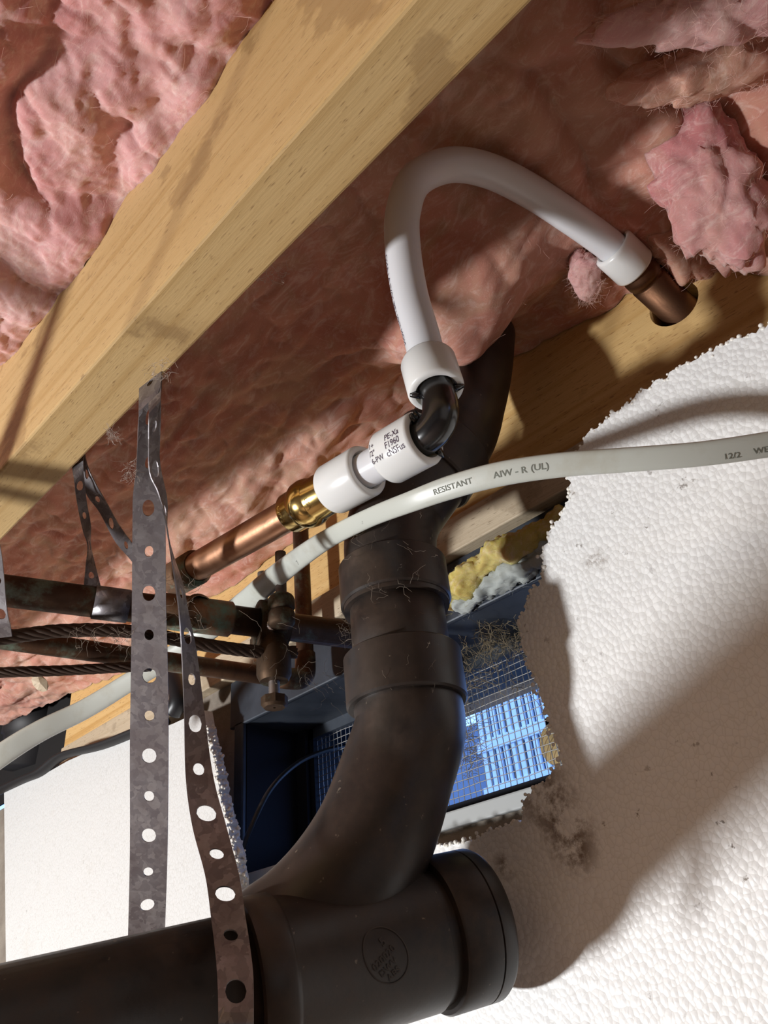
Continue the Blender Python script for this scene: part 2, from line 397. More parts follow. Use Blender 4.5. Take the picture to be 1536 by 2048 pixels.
# centre bay: meets the rim board along this line (pixels measured on the rim face)
LB = [PY(x, y, YR) for x, y in ((-60, 1470), (60, 1420), (137, 1385), (262, 1330), (356, 1225), (502, 1146), (600, 1062), (720, 930), (900, 765), (1000, 722), (1150, 650), (1250, 600), (1420, 560), (1536, 540))]
LX = np.array([p[0] for p in LB]); LZ = np.array([p[2] for p in LB]); od = np.argsort(LX); LX = LX[od]; LZ = LZ[od]
def z_mid(X, Y):
    v = (Y - .176) / (YR - .176); zr = np.interp(X, LX, LZ)
    zj = .458 + .045*np.clip((X+.42)/.25, 0, 1)
    Z = zj*(1-v) + zr*v + .012*np.sin(v*np.pi)
    st = np.stack([X*7, Y*19, X*0+1.7], -1)                    # folds run along the bay
    Z = Z - .014*(fbm(st, 3)**2+.006)**.5 - .004*puffs(X, Y, 26, 2.2, 1.0) - .0010*fbm(np.stack([X*60, Y*100, X*0], -1), 3) - .0003*perlin(np.stack([X*300, Y*420, X*0+2], -1))
    rg = np.clip((X+.16)/.12, 0, 1)
    Z = Z - rg*(.032*puffs(X, Y, 13, 6.6, .9) - .030)
    Z = Z - .090*np.exp(-(((X+.225)/.075)**2 + ((Y-.352)/.040)**2))      # sags where the drain passes up
    return np.stack([X, Y, Z], -1)
b2 = empty('insulation_batt', (-.3, .3, .46), 'dusty pink fibreglass batt between the joist and the rim board', 'insulation')
_, P2 = sheet('batt_face', np.arange(-1.6, .40, .0020), np.arange(.174, YR+.0005, .0020), z_mid, M['pinkdust'], b2)
fuzz('loose_fibres', P2[300:], 1200, 4, b2, M['fuzz'])
def clump(name, c, ax, m, label, seed, amp=.35, freq=26, res=5, group=None):
    """ax: three half-axis vectors"""
    V, Fc = icog((0, 0, 0), 1, res); A = np.array(ax).T; U = V.copy()
    P = U @ A.T + np.asarray(c)
    n = np.abs(fbm(P*freq + seed, 4, .55)); f2 = perlin(P*240+seed)
    k = 1 + amp*(n*1.5 - .45) + .03*fbm(P*130+seed, 3) + .015*f2
    P = (U*k[:, None]) @ A.T + np.asarray(c)
    e = empty(name, np.asarray(c), label, 'insulation', group)
    mk('torn_face', P, Fc, m, e); fuzz('loose_fibres', P, 350, int(seed), e, M['fuzz'], .004, .014)
    return e
def axes(x0, y0, x1, y1, d, width, depth):
    a = D(x0, y0, d); b = D(x1, y1, d); u = (b-a)/2; c = (a+b)/2; n = nrm(c); s = nrm(np.cross(n, u))
    return c, (u, s*width, n*depth)
c, ax = axes(1205, 55, 1640, 10, .40, .014, .014); clump('insulation_flap', c, ax, M['pink'], 'pale torn insulation flap hanging at the top right corner', 21)
c, ax = axes(1250, 175, 1600, 105, .45, .017, .016); clump('insulation_flap', c, ax, M['pinkdust'], 'brownish insulation fold below the pale flap at upper right', 22)
c, ax = axes(1330, 180, 1500, 545, .50, .030, .022); clump('insulation_clump', c, ax, M['pinkdeep'], 'large torn pink clump above the end of the white tube', 23, .24)
c, ax = axes(1155, 500, 1185, 600, .57, .012, .012); clump('insulation_tuft', c, ax, M['pink'], 'small pink tuft hanging beside the copper stub', 24)
c, ax = axes(1270, 430, 1440, 555, .555, .018, .012); clump('insulation_clump', c, ax, M['pinkdust'], 'frayed greyish insulation right over the copper stub hole', 25)

# ------------------------------------------------------------------ foam boards
def resample(poly, step, jit, seed, rag):
    """poly: list of (u,v); rag[i] true if edge i is torn"""
    rng = np.random.RandomState(seed); out = []; flags = []
    for i in range(len(poly)):
        a = np.array(poly[i]); b = np.array(poly[(i+1) % len(poly)]); L = np.linalg.norm(b-a); n = max(1, int(L/step)) if rag[i] else 1
        nn = np.array([-(b-a)[1], (b-a)[0]])/max(L, 1e-9)
        for k in range(n):
            p = a + (b-a)*k/n
            if rag[i]: p = p + nn*jit*(rng.rand()*2-1)
            out.append(p); flags.append(rag[i])
    return out, flags
def foamboard(name, px, rag, Y0, th, m, label, seed, step=.0022, jit=.0018, bead=.0014):
    P = [PY(x, y, Y0) for x, y in px]; poly = [(p[0], p[2]) for p in P]
    pts, fl = resample(poly, step, jit, seed, rag); n = len(pts)
    V = [(p[0], Y0, p[1]) for p in pts] + [(p[0], Y0+th, p[1]) for p in pts]
    o = empty(name, (np.mean([p[0] for p in pts]), Y0+th/2, min(p[1] for p in pts)), label, 'foam board')
    Fc = [list(range(n)), list(range(2*n-1, n-1, -1))] + [(i, (i+1) % n, n+(i+1) % n, n+i) for i in range(n)]
    recalc(mk('board', V, Fc, m, o, smooth=False))
    rng = np.random.RandomState(seed+1); mb = MB()
    for i in range(n):
        if not fl[i]: continue
        p = pts[i]
        for k in range(4):
            y = Y0 + th*rng.rand()*.95 if k else Y0 + .001
            rr = bead*(.6+.6*rng.rand()); q = np.array([p[0] + rng.normal()*.0011, y, p[1] + rng.normal()*.0011])
            mb.add(ICO2[0]*rr + q, ICO2[1])
    if mb.V: mk('edge_beads', mb.V, mb.F, M['bead'], o, kind='stuff')
    return o
pxR = [(1700, 560), (1536, 652), (1440, 692), (1360, 735), (1300, 772), (1215, 835), (1178, 868), (1150, 905), (1137, 955), (1143, 985), (1125, 1020), (1100, 1065), (1082, 1110), (1088, 1150), (1060, 1190), (1036, 1240), (1040, 1290), (1065, 1345), (1085, 1395), (1095, 1440), (1112, 1490), (1125, 1530), (1088, 1560), (1052, 1590), (1040, 1640), (990, 1662), (940, 1680), (890, 1692), (800, 1705), (640, 1745), (480, 1795), (470, 2300), (1900, 2500)]
foamboard('foam_board', pxR, [0] + [1]*29 + [0, 0, 0], .39, .06, M['foam'], 'large white beaded foam board on the right with a torn edge round the vent', 5)
pxL = [(8, 1582), (30, 1572), (62, 1560), (95, 1545), (135, 1522), (180, 1502), (262, 1478), (345, 1448), (405, 1420), (412, 1450), (430, 1538), (441, 1600), (465, 1690), (480, 1790), (520, 2050), (14, 2120)]
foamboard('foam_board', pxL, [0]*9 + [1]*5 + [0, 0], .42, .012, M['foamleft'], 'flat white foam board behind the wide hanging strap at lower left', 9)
# black plastic edge lying along the top of the left board, dark hose at its end
pts = spline([PY(x, y, .415) for x, y in ((-40, 1600), (40, 1562), (80, 1545), (125, 1512), (200, 1492), (262, 1468), (330, 1440))], 6)
mk('plastic_sheet_edge', *tubeg(pts, .0075, 10, sx=.5), M['poly'], label='black plastic sheeting edge folded over the top of the left foam board', cat='sheet')
pts = spline([PY(x, y, .41) for x, y in ((330, 1330), (350, 1362), (357, 1400), (345, 1425))], 6)
mk('dark_hose', *tubeg(pts, .010, 14), M['blackcable'], label='short dark hose end between the two long straps above the left foam board', cat='hose')
c = PY(70, 1440, .50)
mk('pipe_stub', *latheg(c + np.array([.0, .0, -.08]), (.12, 0, 1), [(0, .0005), (0, .045), (.05, .045), (.052, .05), (.10, .05), (.102, .045), (.2, .045), (.2, .001)]), M['poly'], label='black pipe stub half hidden in the gap at the left edge', cat='pipe')

# ------------------------------------------------------------------ vent
v = empty('foundation_vent', ((OX0+OX1)/2, .46, OZ0), 'slate grey foundation vent with wire screen letting in blue daylight', 'vent')
fw = .034
for nm, a, b in (('top_flange', (OX0-.02, .4545, OZ1-.004), (OX1+.02, .4595, .315)), ('bottom_flange', (OX0-.01, .4545, OZ0-.007), (OX1+.02, .4595, OZ0+.005)), ('side_flange', (OX0-.012, .4545, OZ0), (OX0+.003, .4595, OZ1))):
    bevel(mk(nm, *boxg(a, b), M['ventlight' if nm[0] == 'b' else 'ventmetal'], v, smooth=False), .0015)
YM = .535
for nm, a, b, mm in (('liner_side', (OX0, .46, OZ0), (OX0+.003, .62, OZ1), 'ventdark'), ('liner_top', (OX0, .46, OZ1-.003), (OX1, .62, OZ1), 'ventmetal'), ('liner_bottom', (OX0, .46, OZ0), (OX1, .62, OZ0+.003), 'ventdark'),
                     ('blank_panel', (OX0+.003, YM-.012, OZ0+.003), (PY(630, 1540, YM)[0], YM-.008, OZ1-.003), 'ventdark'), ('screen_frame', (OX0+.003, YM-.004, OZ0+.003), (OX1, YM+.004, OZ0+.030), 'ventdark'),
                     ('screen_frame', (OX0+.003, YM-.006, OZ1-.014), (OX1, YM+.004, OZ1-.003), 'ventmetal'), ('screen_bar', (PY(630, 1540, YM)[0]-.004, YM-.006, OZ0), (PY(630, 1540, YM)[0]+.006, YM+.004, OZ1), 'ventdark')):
    mk(nm, *boxg(a, b), M[mm], v, smooth=False)
mb = MB(); x = PY(630, 1540, YM)[0]; g = .0062
rng = np.random.RandomState(2)
xs = np.arange(x, OX1, g); zs = np.arange(OZ0+.004, OZ1-.004, g)
for x in xs:
    k = 7; mb.add(*tubeg([(x+rng.normal()*.0003, YM+rng.normal()*.0004, z) for z in np.linspace(zs[0], zs[-1], k)], .00042, 5, cap=False))
for z in zs:
    mb.add(*tubeg([(x, YM-.0006+rng.normal()*.0004, z+rng.normal()*.0003) for x in np.linspace(xs[0], xs[-1], 20)], .00042, 5, cap=False))
mk('wire_screen', mb.V, mb.F, M['wire'], v)

# outdoors beyond the vent
struct('ground_outdoors', *boxg((-6, .66, -.55), (5, 6, -.35)), M['soil'])
YO = 2.1; SO = YO/.98
op = empty('slatted_panel', PY(1040, 1600, YO)*np.array([1, 1, 0])+np.array([0, 0, -.35]), 'white slatted panel standing outdoors behind the wire screen', 'panel')
a0 = PY(965, 1400, YO)[0]; zt = PY(1030, 1310, YO)[2]; zb = PY(1010, 1700, YO)[2]
wsl = .0085*SO
for i in range(9):
    xx = a0 - .018*SO + i*wsl*1.62
    bevel(mk('slat', *boxg((xx, YO, zb-.05), (xx+wsl*.95, YO+.012, zt+.10)), M['white'], op, smooth=False), .0012)
for yy in (1335, 1385, 1482, 1580):
    z = PY(1000, yy, YO)[2]
    bevel(mk('rail', *boxg((a0-.025*SO, YO-.004, z-.009*SO), (a0+.16*SO, YO+.016, z+.009*SO)), M['white'], op, smooth=False), .0015)
xe = a0 + 9*wsl*1.62 - .018*SO
bevel(mk('stile', *boxg((xe, YO-.004, -.35), (xe+.045*SO, YO+.02, zt+.10)), M['white'], op, smooth=False), .002)
bevel(mk('stile', *boxg((xe+.052*SO, YO, -.35), (xe+.14*SO, YO+.02, zt+.10)), M['white'], op, smooth=False), .002)
mk('panel_back', *boxg((a0-.03*SO, YO+.03, zb-.05), (xe, YO+.036, zt+.1)), M['bluegrey'], op, smooth=False)
bevel(mk('stone_block', *boxg((a0-.55*SO, YO+.05, -.35), (a0-.012*SO, YO+.2, PY(930, 1440, YO)[2])), M['bluegrey'], smooth=False, label='blue grey block outdoors left of the white slats', cat='block'), .008)
lc = PY(1105, 1487, .64)
lg = mk('cut_log', *latheg(lc, (.25, 1, .05), [(0, .0003), (0, .012), (.0008, .0185), (.003, .020), (.15, .0205), (.15, .001)]), M['log'], label='round cut log end showing growth rings beside the foam tear', cat='log'); sharp(lg)

# ------------------------------------------------------------------ black drain pipe
DX, DY, DZ = -.296, .33, .034
dp = empty('drain_pipe', (DX-.05, DY, DZ-.04), 'dusty black plastic drain with sweep tee and vertical riser', 'drain pipe')
def axis_at(P0, d, x):
    lo_, hi_ = -.5, .5
    for _ in range(60):
        m_ = (lo_+hi_)/2
        if proj(P0+d*m_)[0] < x: lo_ = m_
        else: hi_ = m_
    return lo_
RA = D(890, 1862, .405); RBk = D(0, 2095, .311); rd = nrm(RA-RBk)       # run slopes down away from the wall
ra = lambda x: axis_at(RA, rd, x)
mk('run_pipe', *tubeg([RA-rd*.75, RA+rd*ra(540)], .0302, 44), M['abs'], dp)
x0, x1, x2, x3, x4 = ra(488), ra(553), ra(860), ra(928), ra(957)
bodyp = [(x0, .030), (x0, .0352), (x0+.002, .0362), (x1-.002, .0362), (x1, .0350), (x1+.001, .0343), (x2-.006, .0343), (x2-.005, .0325), (x2, .0325), (x2+.0005, .0362), (x2+.002, .0372), (x3, .0372), (x3+.0005, .0362), (x3+.001, .0372), (x4-.002, .0372), (x4, .0360), (x4+.001, .001)]
tb = sharp(mk('sweep_tee_run', *latheg(RA, rd, bodyp, 64), M['abs'], dp), 40)
sw = spline([(DX, DY, .158), (DX, DY, .140)] + [D(*q) for q in ((793, 1545, .437), (752, 1662, .416), (695, 1762, .400), (622, 1846, .392), (545, 1905, .388))], 6)
mk('sweep_tee_branch', *tubeg(sw, np.interp(np.arange(len(sw)), [0, 8, len(sw)-1], [.0322, .0325, .0332]), 44, ref=(0, 1, 0)), M['abs'], dp)
def coupling(z0, z1, rr, nm):
    return sharp(mk(nm, *latheg((DX, DY, z0), (0, 0, 1), [(0, .0300), (0, rr-.0012), (.0012, rr), (z1-z0-.0012, rr), (z1-z0, rr-.0012), (z1-z0, .0300)], 48), M['abs'], dp), 40)
coupling(.1535, .1855, .0362, 'branch_hub')
mk('riser_pipe', *tubeg([(DX, DY, .15), (DX, DY, .24)], .0302, 44), M['abs'], dp)
coupling(.2195, .2485, .0355, 'elbow_hub')
sharp(mk('hub_bead', *latheg((DX, DY, .2165), (0, 0, 1), [(0, .0302), (0, .0338), (.004, .0338), (.004, .030)], 44), M['abs'], dp), 40)
up = [(DX, DY, .245), (DX, DY, .262), (DX+.002, DY+.003, .280), (DX+.008, DY+.012, .302)] + [PY(x, y, q) for x, y, q in ((897, 880, .365), (925, 805, .385), (942, 735, .398), (950, 670, .405))]
up = spline(up, 7)
mk('upper_elbow', *tubeg(up, np.interp(np.arange(len(up)), [0, 14, 22, len(up)-1], [.0305, .0315, .033, .0335]), 40, ref=(0, 1, 0)), M['abs'], dp)
mid = up[24]; dd = nrm(up[30]-up[22])
sharp(mk('elbow_hub', *latheg(mid, dd, [(0, .031), (0, .0355), (.0015, .0368), (.030, .0368), (.0315, .0355), (.0315, .031)], 44), M['abs'], dp), 40)
# raised maker's medallion on the run, facing the camera
def oncyl(p0, d, rr, a0_):
    """u along the axis, v round it (positive v downwards in view); a0_=0 faces the camera"""
    d = nrm(d); n = -nrm(np.asarray(p0)); n = nrm(n - d*(n@d)); b = np.cross(d, n)
    return lambda u, v_: np.asarray(p0) + d*u + rr*(math.cos(a0_+v_/rr)*n + math.sin(a0_+v_/rr)*b)
mp = RA+rd*ra(716)
def onrun(u, v_, rr=.0345, ca=.86, sa=.51):
    return oncyl(mp, rd, rr, .10)(u*ca - v_*sa, -(u*sa + v_*ca))
me_ = MB(); seg = 40
for k in range(seg):
    a0_, a1_ = 2*math.pi*k/seg, 2*math.pi*(k+1)/seg
    q = [onrun(rr_*math.cos(a)*.80, rr_*math.sin(a), .0346) for rr_, a in ((.0125, a0_), (.0125, a1_), (.0132, a1_), (.0132, a0_))]
    me_.add(q, [(0, 1, 2, 3)])
for txt, yy, sz, x0 in (('5', .0035, .0055, .001), ('020020', -.0015, .0046, -.0085), ('DWV', -.0058, .0042, -.0075), ('ABS', -.0098, .0042, -.0055)):
    me_.add(*textg(txt, sz, lambda x, y: onrun(x+x0, y+yy, .0347)))
mk('medallion', me_.V, me_.F, M['abslit'], dp, smooth=False, label='round raised medallion with moulded numbers and letters')

# ------------------------------------------------------------------ copper and white tube water line
A = D(400, 1130, .585); B = D(822, 890, .445); axd = nrm(B-A)
def at_px(x):
    lo_, hi_ = -.3, .5
    for _ in range(50):
        mid_ = (lo_+hi_)/2
        if proj(A+axd*mid_)[0] < x: lo_ = mid_
        else: hi_ = mid_
    return lo_
wl = empty('plumbing_pipe', A, 'copper water pipe joined to a white plastic tube loop by a black elbow', 'water pipe')
RC, RT, RR = .0111, .0111, .0167
# supply pipe running towards the wall
S0 = PZ(0, 1180, .268); S1 = PZ(690, 1268, .262); sd = nrm(S1-S0)
mk('supply_pipe', *tubeg([S0-sd*.9, S1+sd*.08], .0111, 24), M['copdark'], wl)
TJ = S0 + sd*((A-S0)@sd)
s350 = at_px(350)
mk('tee_joint', *latheg(TJ, axd, [(-.004, .001), (-.004, .0125), (s350+np.linalg.norm(A-TJ)+.008, .0135), (s350+np.linalg.norm(A-TJ)+.010, .0112)]), M['copgreen'], wl)
mk('tee_body', *tubeg([TJ-sd*.030, TJ-sd*.028, TJ+sd*.028, TJ+sd*.030], [.0112, .0135, .0135, .0112], 24), M['copgreen'], wl)
s1 = at_px(350); s2 = at_px(395)
mk('solder_collar', *latheg(A, axd, [(s1, .0112), (s1, .0137), (s2-.002, .0140), (s2, .0115)]), M['copgreen'], wl)
sA, sB = at_px(392), at_px(596)
mk('copper_pipe', *latheg(A, axd, [(sA-.03, RC), (sB, RC)], 40), M['cop'], wl)
# brass adapter
b0 = at_px(583); b1_ = at_px(668); L_ = b1_-b0
br = sharp(mk('brass_adapter', *latheg(A, axd, [(b0, .0112), (b0, .0135), (b0+.001, .0140), (b0+L_*.22, .0140), (b0+L_*.27, .0146), (b0+L_*.34, .0162), (b0+L_*.45, .0165), (b0+L_*.54, .0158), (b0+L_*.60, .0147), (b0+L_*.62, .0144), (b1_, .0144), (b1_, .010)], 48), M['brass'], wl), 50)
f_ = oncyl(A+axd*(b0+L_*.70), axd, .01455, .55); mk('cast_lettering', *textg('USA', .0042, lambda x, y: f_(y-.001, x-.012)), M['brass'], br, smooth=False)
f2 = oncyl(A+axd*(b0+L_*.06), axd, .01415, .5); mk('cast_lettering', *textg('COPPER', .0034, lambda x, y: f2(y, x-.016)), M['brass'], br, smooth=False)
def exring(p0, d, s0, s1, rr=RR, ri=RT+.0003):
    return sharp(mk('expansion_ring', *latheg(p0, d, roundprof(s0, s1, rr, ri, .0022), 56), M['ring'], wl), 50)
exring(A, axd, at_px(664), at_px(735))
mk('short_tube', *latheg(A, axd, [(at_px(700), RT), (at_px(800), RT)], 44), M['pex'], wl)
ringB = exring(A, axd, at_px(775), at_px(850))
f3 = oncyl(A+axd*at_px(779), axd, RR+.00012, -.30); ink = MB()
for txt, u0, v0, sz in (('1+', -.0005, .0050, .0046), ('/2"', -.0005, .0004, .0046), ('6-PW', -.0005, -.0042, .0046), ('PE-Xa', .0125, .0050, .0054), ('F1960', .0120, .0002, .0054), ('cNSFus', .0115, -.0046, .0054)):
    ink.add(*textg(txt, sz, lambda x, y: f3(x*.86+u0, -(y+v0))))
mk('ring_print', ink.V, ink.F, M['ink'], ringB, smooth=False)
# elbow
EC = A + axd*at_px(893)
R1 = D(864, 752, .452); ud = nrm(R1-EC)
e0 = A+axd*at_px(842)
ep = [e0, EC-axd*.016, EC-axd*.008+ud*.0008, EC-axd*.0022+ud*.0022, EC-axd*.0006+ud*.008, EC+ud*.016, EC+ud*.034]
ep = spline([e0-axd*.01, EC-axd*.017, EC-axd*.0085+ud*.0022, EC-axd*.0025+ud*.0085, EC+ud*.018, EC+ud*.036], 7)
eb = mk('elbow', *tubeg(ep, .0105, 32), M['elbow'], wl)
nb = nrm(np.cross(axd, ud))
def tab(base, d, out):
    sde = nrm(np.cross(d, out)); V = []
    for k, (h, wd_, ln) in enumerate(((0, .0022, .0035), (.0035, .0016, .0022), (.0062, .0009, .0012))):
        for a, b in ((-1, -1), (1, -1), (1, 1), (-1, 1)): V.append(base + out*h + sde*wd_*a + d*(ln*.5*b))
    Fc = [(0, 3, 2, 1), (8, 9, 10, 11)] + [(4*k+i, 4*k+(i+1) % 4, 4*k+4+(i+1) % 4, 4*k+4+i) for k in range(2) for i in range(4)]
    mk('stop_tab', V, Fc, M['elbow'], eb)
rb = np.linalg.norm(R1-EC)
ring_lo = rb - .0135
f4 = oncyl(A+axd*(at_px(850)+.0012), axd, .0098, 0)
for ang in (1.9, -1.35, .2+2*math.pi/3*2.1):
    nn = f4(0, ang*.0098); ce = A+axd*(at_px(850)+.0012); tab(nn, axd, nrm(nn-ce))
f5 = oncyl(EC+ud*(ring_lo-.0012), ud, .0098, 0)
for ang in (-1.25, 1.6):
    nn = f5(0, ang*.0098); ce = EC+ud*(ring_lo-.0012); tab(nn, ud, nrm(nn-ce))
exring(EC, ud, ring_lo, ring_lo+.0265)
# the loop
lp = [EC+ud*(ring_lo+.004), EC+ud*(ring_lo+.022)] + [D(*q) for q in ((842, 668, .462), (820, 590, .468), (806, 500, .474), (806, 425, .482), (832, 360, .492), (900, 330, .505), (978, 342, .516), (1060, 382, .528), (1140, 434, .540), (1205, 480, .549), (1232, 502, .553))]
lp = spline(lp, 7)
pt = mk('tube_loop', *tubeg(lp, RT, 36), M['pex'], wl)
T_, N_, B_ = frames(lp); cum = np.concatenate([[0], np.cumsum(np.linalg.norm(np.diff(lp, axis=0), axis=1))])
def ontube(u, v_, side=-1.22):
    u = min(max(u, 0), cum[-1]); p = np.array([np.interp(u, cum, lp[:, k]) for k in range(3)]); T1 = nrm([np.interp(u, cum, T_[:, k]) for k in range(3)])
    n = -nrm(p); n = nrm(n - T1*(n@T1)); b = np.cross(T1, n); a = side + v_/RT
    return p + (RT+.0001)*(math.cos(a)*n + math.sin(a)*b)
ink = MB()
ink.add(*textg('NON IIIOI I/PE IOVII A I ANO', .0046, lambda x, y: ontube(.034+x, y, -1.42)))
mk('tube_print', ink.V, ink.F, M['ink'], pt, smooth=False)
E4 = D(1234, 504, .554); H4 = np.array([HP[0], YR+.02, HP[2]]); hd = nrm(H4-E4)
exring(E4, hd, -.006, .020, .0158)
mk('copper_stub', *latheg(E4, hd, [(.016, .0112), (.024, .0135), (.0255, .0138), (.030, .0138), (.0305, .0128), (.034, .0128), (.034, .0138), (np.linalg.norm(H4-E4)+.02, .0138)], 36), M['copstub'], wl)

# ------------------------------------------------------------------ second copper pipe with riser
RB = PY(612, 1362, .425); RTp = RB + np.array([0, 0, .17])
Q0 = PZ(60, 1285, RB[2]); qd = nrm(RB-Q0)
pp = np.vstack([[Q0-qd*.9], [RB-qd*.03], spline([RB-qd*.018, RB-qd*.006+np.array([0, 0, .0015]), RB+np.array([0, 0, .007])-qd*.001, RB+np.array([0, 0, .018])], 5), [RTp]])
cp = empty('copper_pipe', RB, 'tarnished copper pipe turning up the rim board left of the black drain', 'pipe')
mk('pipe', *tubeg(pp, .0079, 24), M['copdark'], cp)
mk('elbow_fitting', *tubeg(np.vstack([[RB-qd*.026], spline([RB-qd*.018, RB-qd*.006+np.array([0, 0, .0015]), RB+np.array([0, 0, .007])-qd*.001, RB+np.array([0, 0, .018])], 5), [RB+np.array([0, 0, .026])]]), .0094, 24), M['copdark'], cp)

# ------------------------------------------------------------------ ground clamp and twisted ground cables
CC = S0 + sd*np.linalg.norm(PZ(545, 1244, .265)-S0)
gc = empty('ground_clamp', CC, 'bronze ground clamp with two bolts gripping the tarnished supply pipe', 'clamp')
side = nrm(np.cross(sd, (0, 0, 1))); upz = np.array([0, 0, 1.0])
def bolt_at(p, lo_, hi_, r_=.0036, nm='bolt'):
    prof = []; z = lo_
    while z < hi_-.0012: prof += [(z, r_*.86), (z+.0006, r_)]; z += .0013
    return mk(nm, *latheg(p, upz, [(lo_, .0002)] + prof + [(hi_-.001, r_*.8), (hi_, r_*.5), (hi_, .0002)], 14), M['bolt'], gc)
def jaw(nm, zc, sgn):
    mb = MB()
    a = np.linspace(0, math.pi, 13)
    V = []; wd = .0115
    for t_ in a:
        for rr_, s_ in ((.0118, -1), (.0118, 1), (.0180, 1), (.0180, -1)):
            V.append(CC + side*rr_*math.cos(t_) + upz*sgn*rr_*math.sin(t_) + sd*wd*s_)
    Fc = [(4*i+k, 4*i+(k+1) % 4, 4*i+4+(k+1) % 4, 4*i+4+k) for i in range(12) for k in range(4)] + [(0, 1, 2, 3), (51, 50, 49, 48)]
    mb.add(V, Fc)
    for e in (-1, 1):
        p = CC + side*e*.024 + upz*sgn*.006
        mb.add(*latheg(p, upz, [(-.0065, .001), (-.0065, .0085), (-.004, .0102), (.004, .0102), (.0065, .0085), (.0065, .001)], 12))
        mb.add(*tubeg([CC + side*e*.013 + upz*sgn*.005, p], .0075, 8))
    recalc(mk(nm, mb.V, mb.F, M['clamp'], gc))
jaw('upper_jaw', 0, 1); jaw('lower_jaw', 0, -1)
BF = CC - side*.024; BBk = CC + side*.024
pf, pb = sorted((BF, BBk), key=lambda p: -proj(p)[0])
bolt_at(pf, -.012, .052, .0044); bolt_at(pb, -.012, .060, .0044)
# cable lug below the clamp, with its own screw
LG = D(548, 1300, np.linalg.norm(CC)*.93)
LG = CC + nrm(D(545, 1305, 1))*0 + np.array([0, 0, -.030]) - side*(.004 if proj(BF)[0] > proj(BBk)[0] else -.004)
sharp(mk('cable_lug', *latheg(LG, upz, [(-.018, .001), (-.018, .0105), (-.013, .0130), (.006, .0130), (.012, .0105), (.020, .010), (.020, .001)], 16), M['clamp'], gc))
bolt_at(LG, -.032, -.010, .0042, 'lug_screw')
sharp(mk('screw_head', *latheg(LG, upz, [(-.038, .001), (-.038, .008), (-.036, .0098), (-.030, .0098), (-.029, .001)], 8), M['clamp'], gc))
vd = nrm(-CC); mk('bright_screw_end', *latheg(CC+vd*.0165+side*0 + D(10, 0, 0), vd, [(-.006, .0048), (.002, .0048), (.0032, .0036), (.0036, .0005)], 16), M['screw'], gc)
def rope(name, px, rr, label, strands=7, turns=26):
    P = spline([D(*q) for q in px], 10); T, N, B = frames(P); L = np.concatenate([[0], np.cumsum(np.linalg.norm(np.diff(P, axis=0), axis=1))])
    e = empty(name, P[0], label, 'cable', 'stranded ground cables')
    for k in range(strands):
        ph = L/(.055)*2*math.pi + 2*math.pi*k/strands
        Q = P + rr*.62*(np.cos(ph)[:, None]*N + np.sin(ph)[:, None]*B)
        mk('strand', *tubeg(Q, rr*.42, 7), M['rope'], e)
dC = -(ROT.T @ LG)[2]
rope('ground_cable', [(-200, 1302, dC*.86), (-60, 1285, dC*.88), (0, 1277, dC*.9), (120, 1262, dC*.92), (260, 1263, dC*.94), (400, 1288, dC*.96), (500, 1302, dC*.985), (555, 1306, dC), (592, 1304, dC*1.01)], .0048, 'twisted ground cable held by the bronze clamp')
rope('ground_cable', [(-200, 1355, .56), (0, 1345, .57), (130, 1341, .58), (262, 1334, .59), (300, 1333, .60)], .0040, 'lower twisted ground cable running left from behind the wide strap')

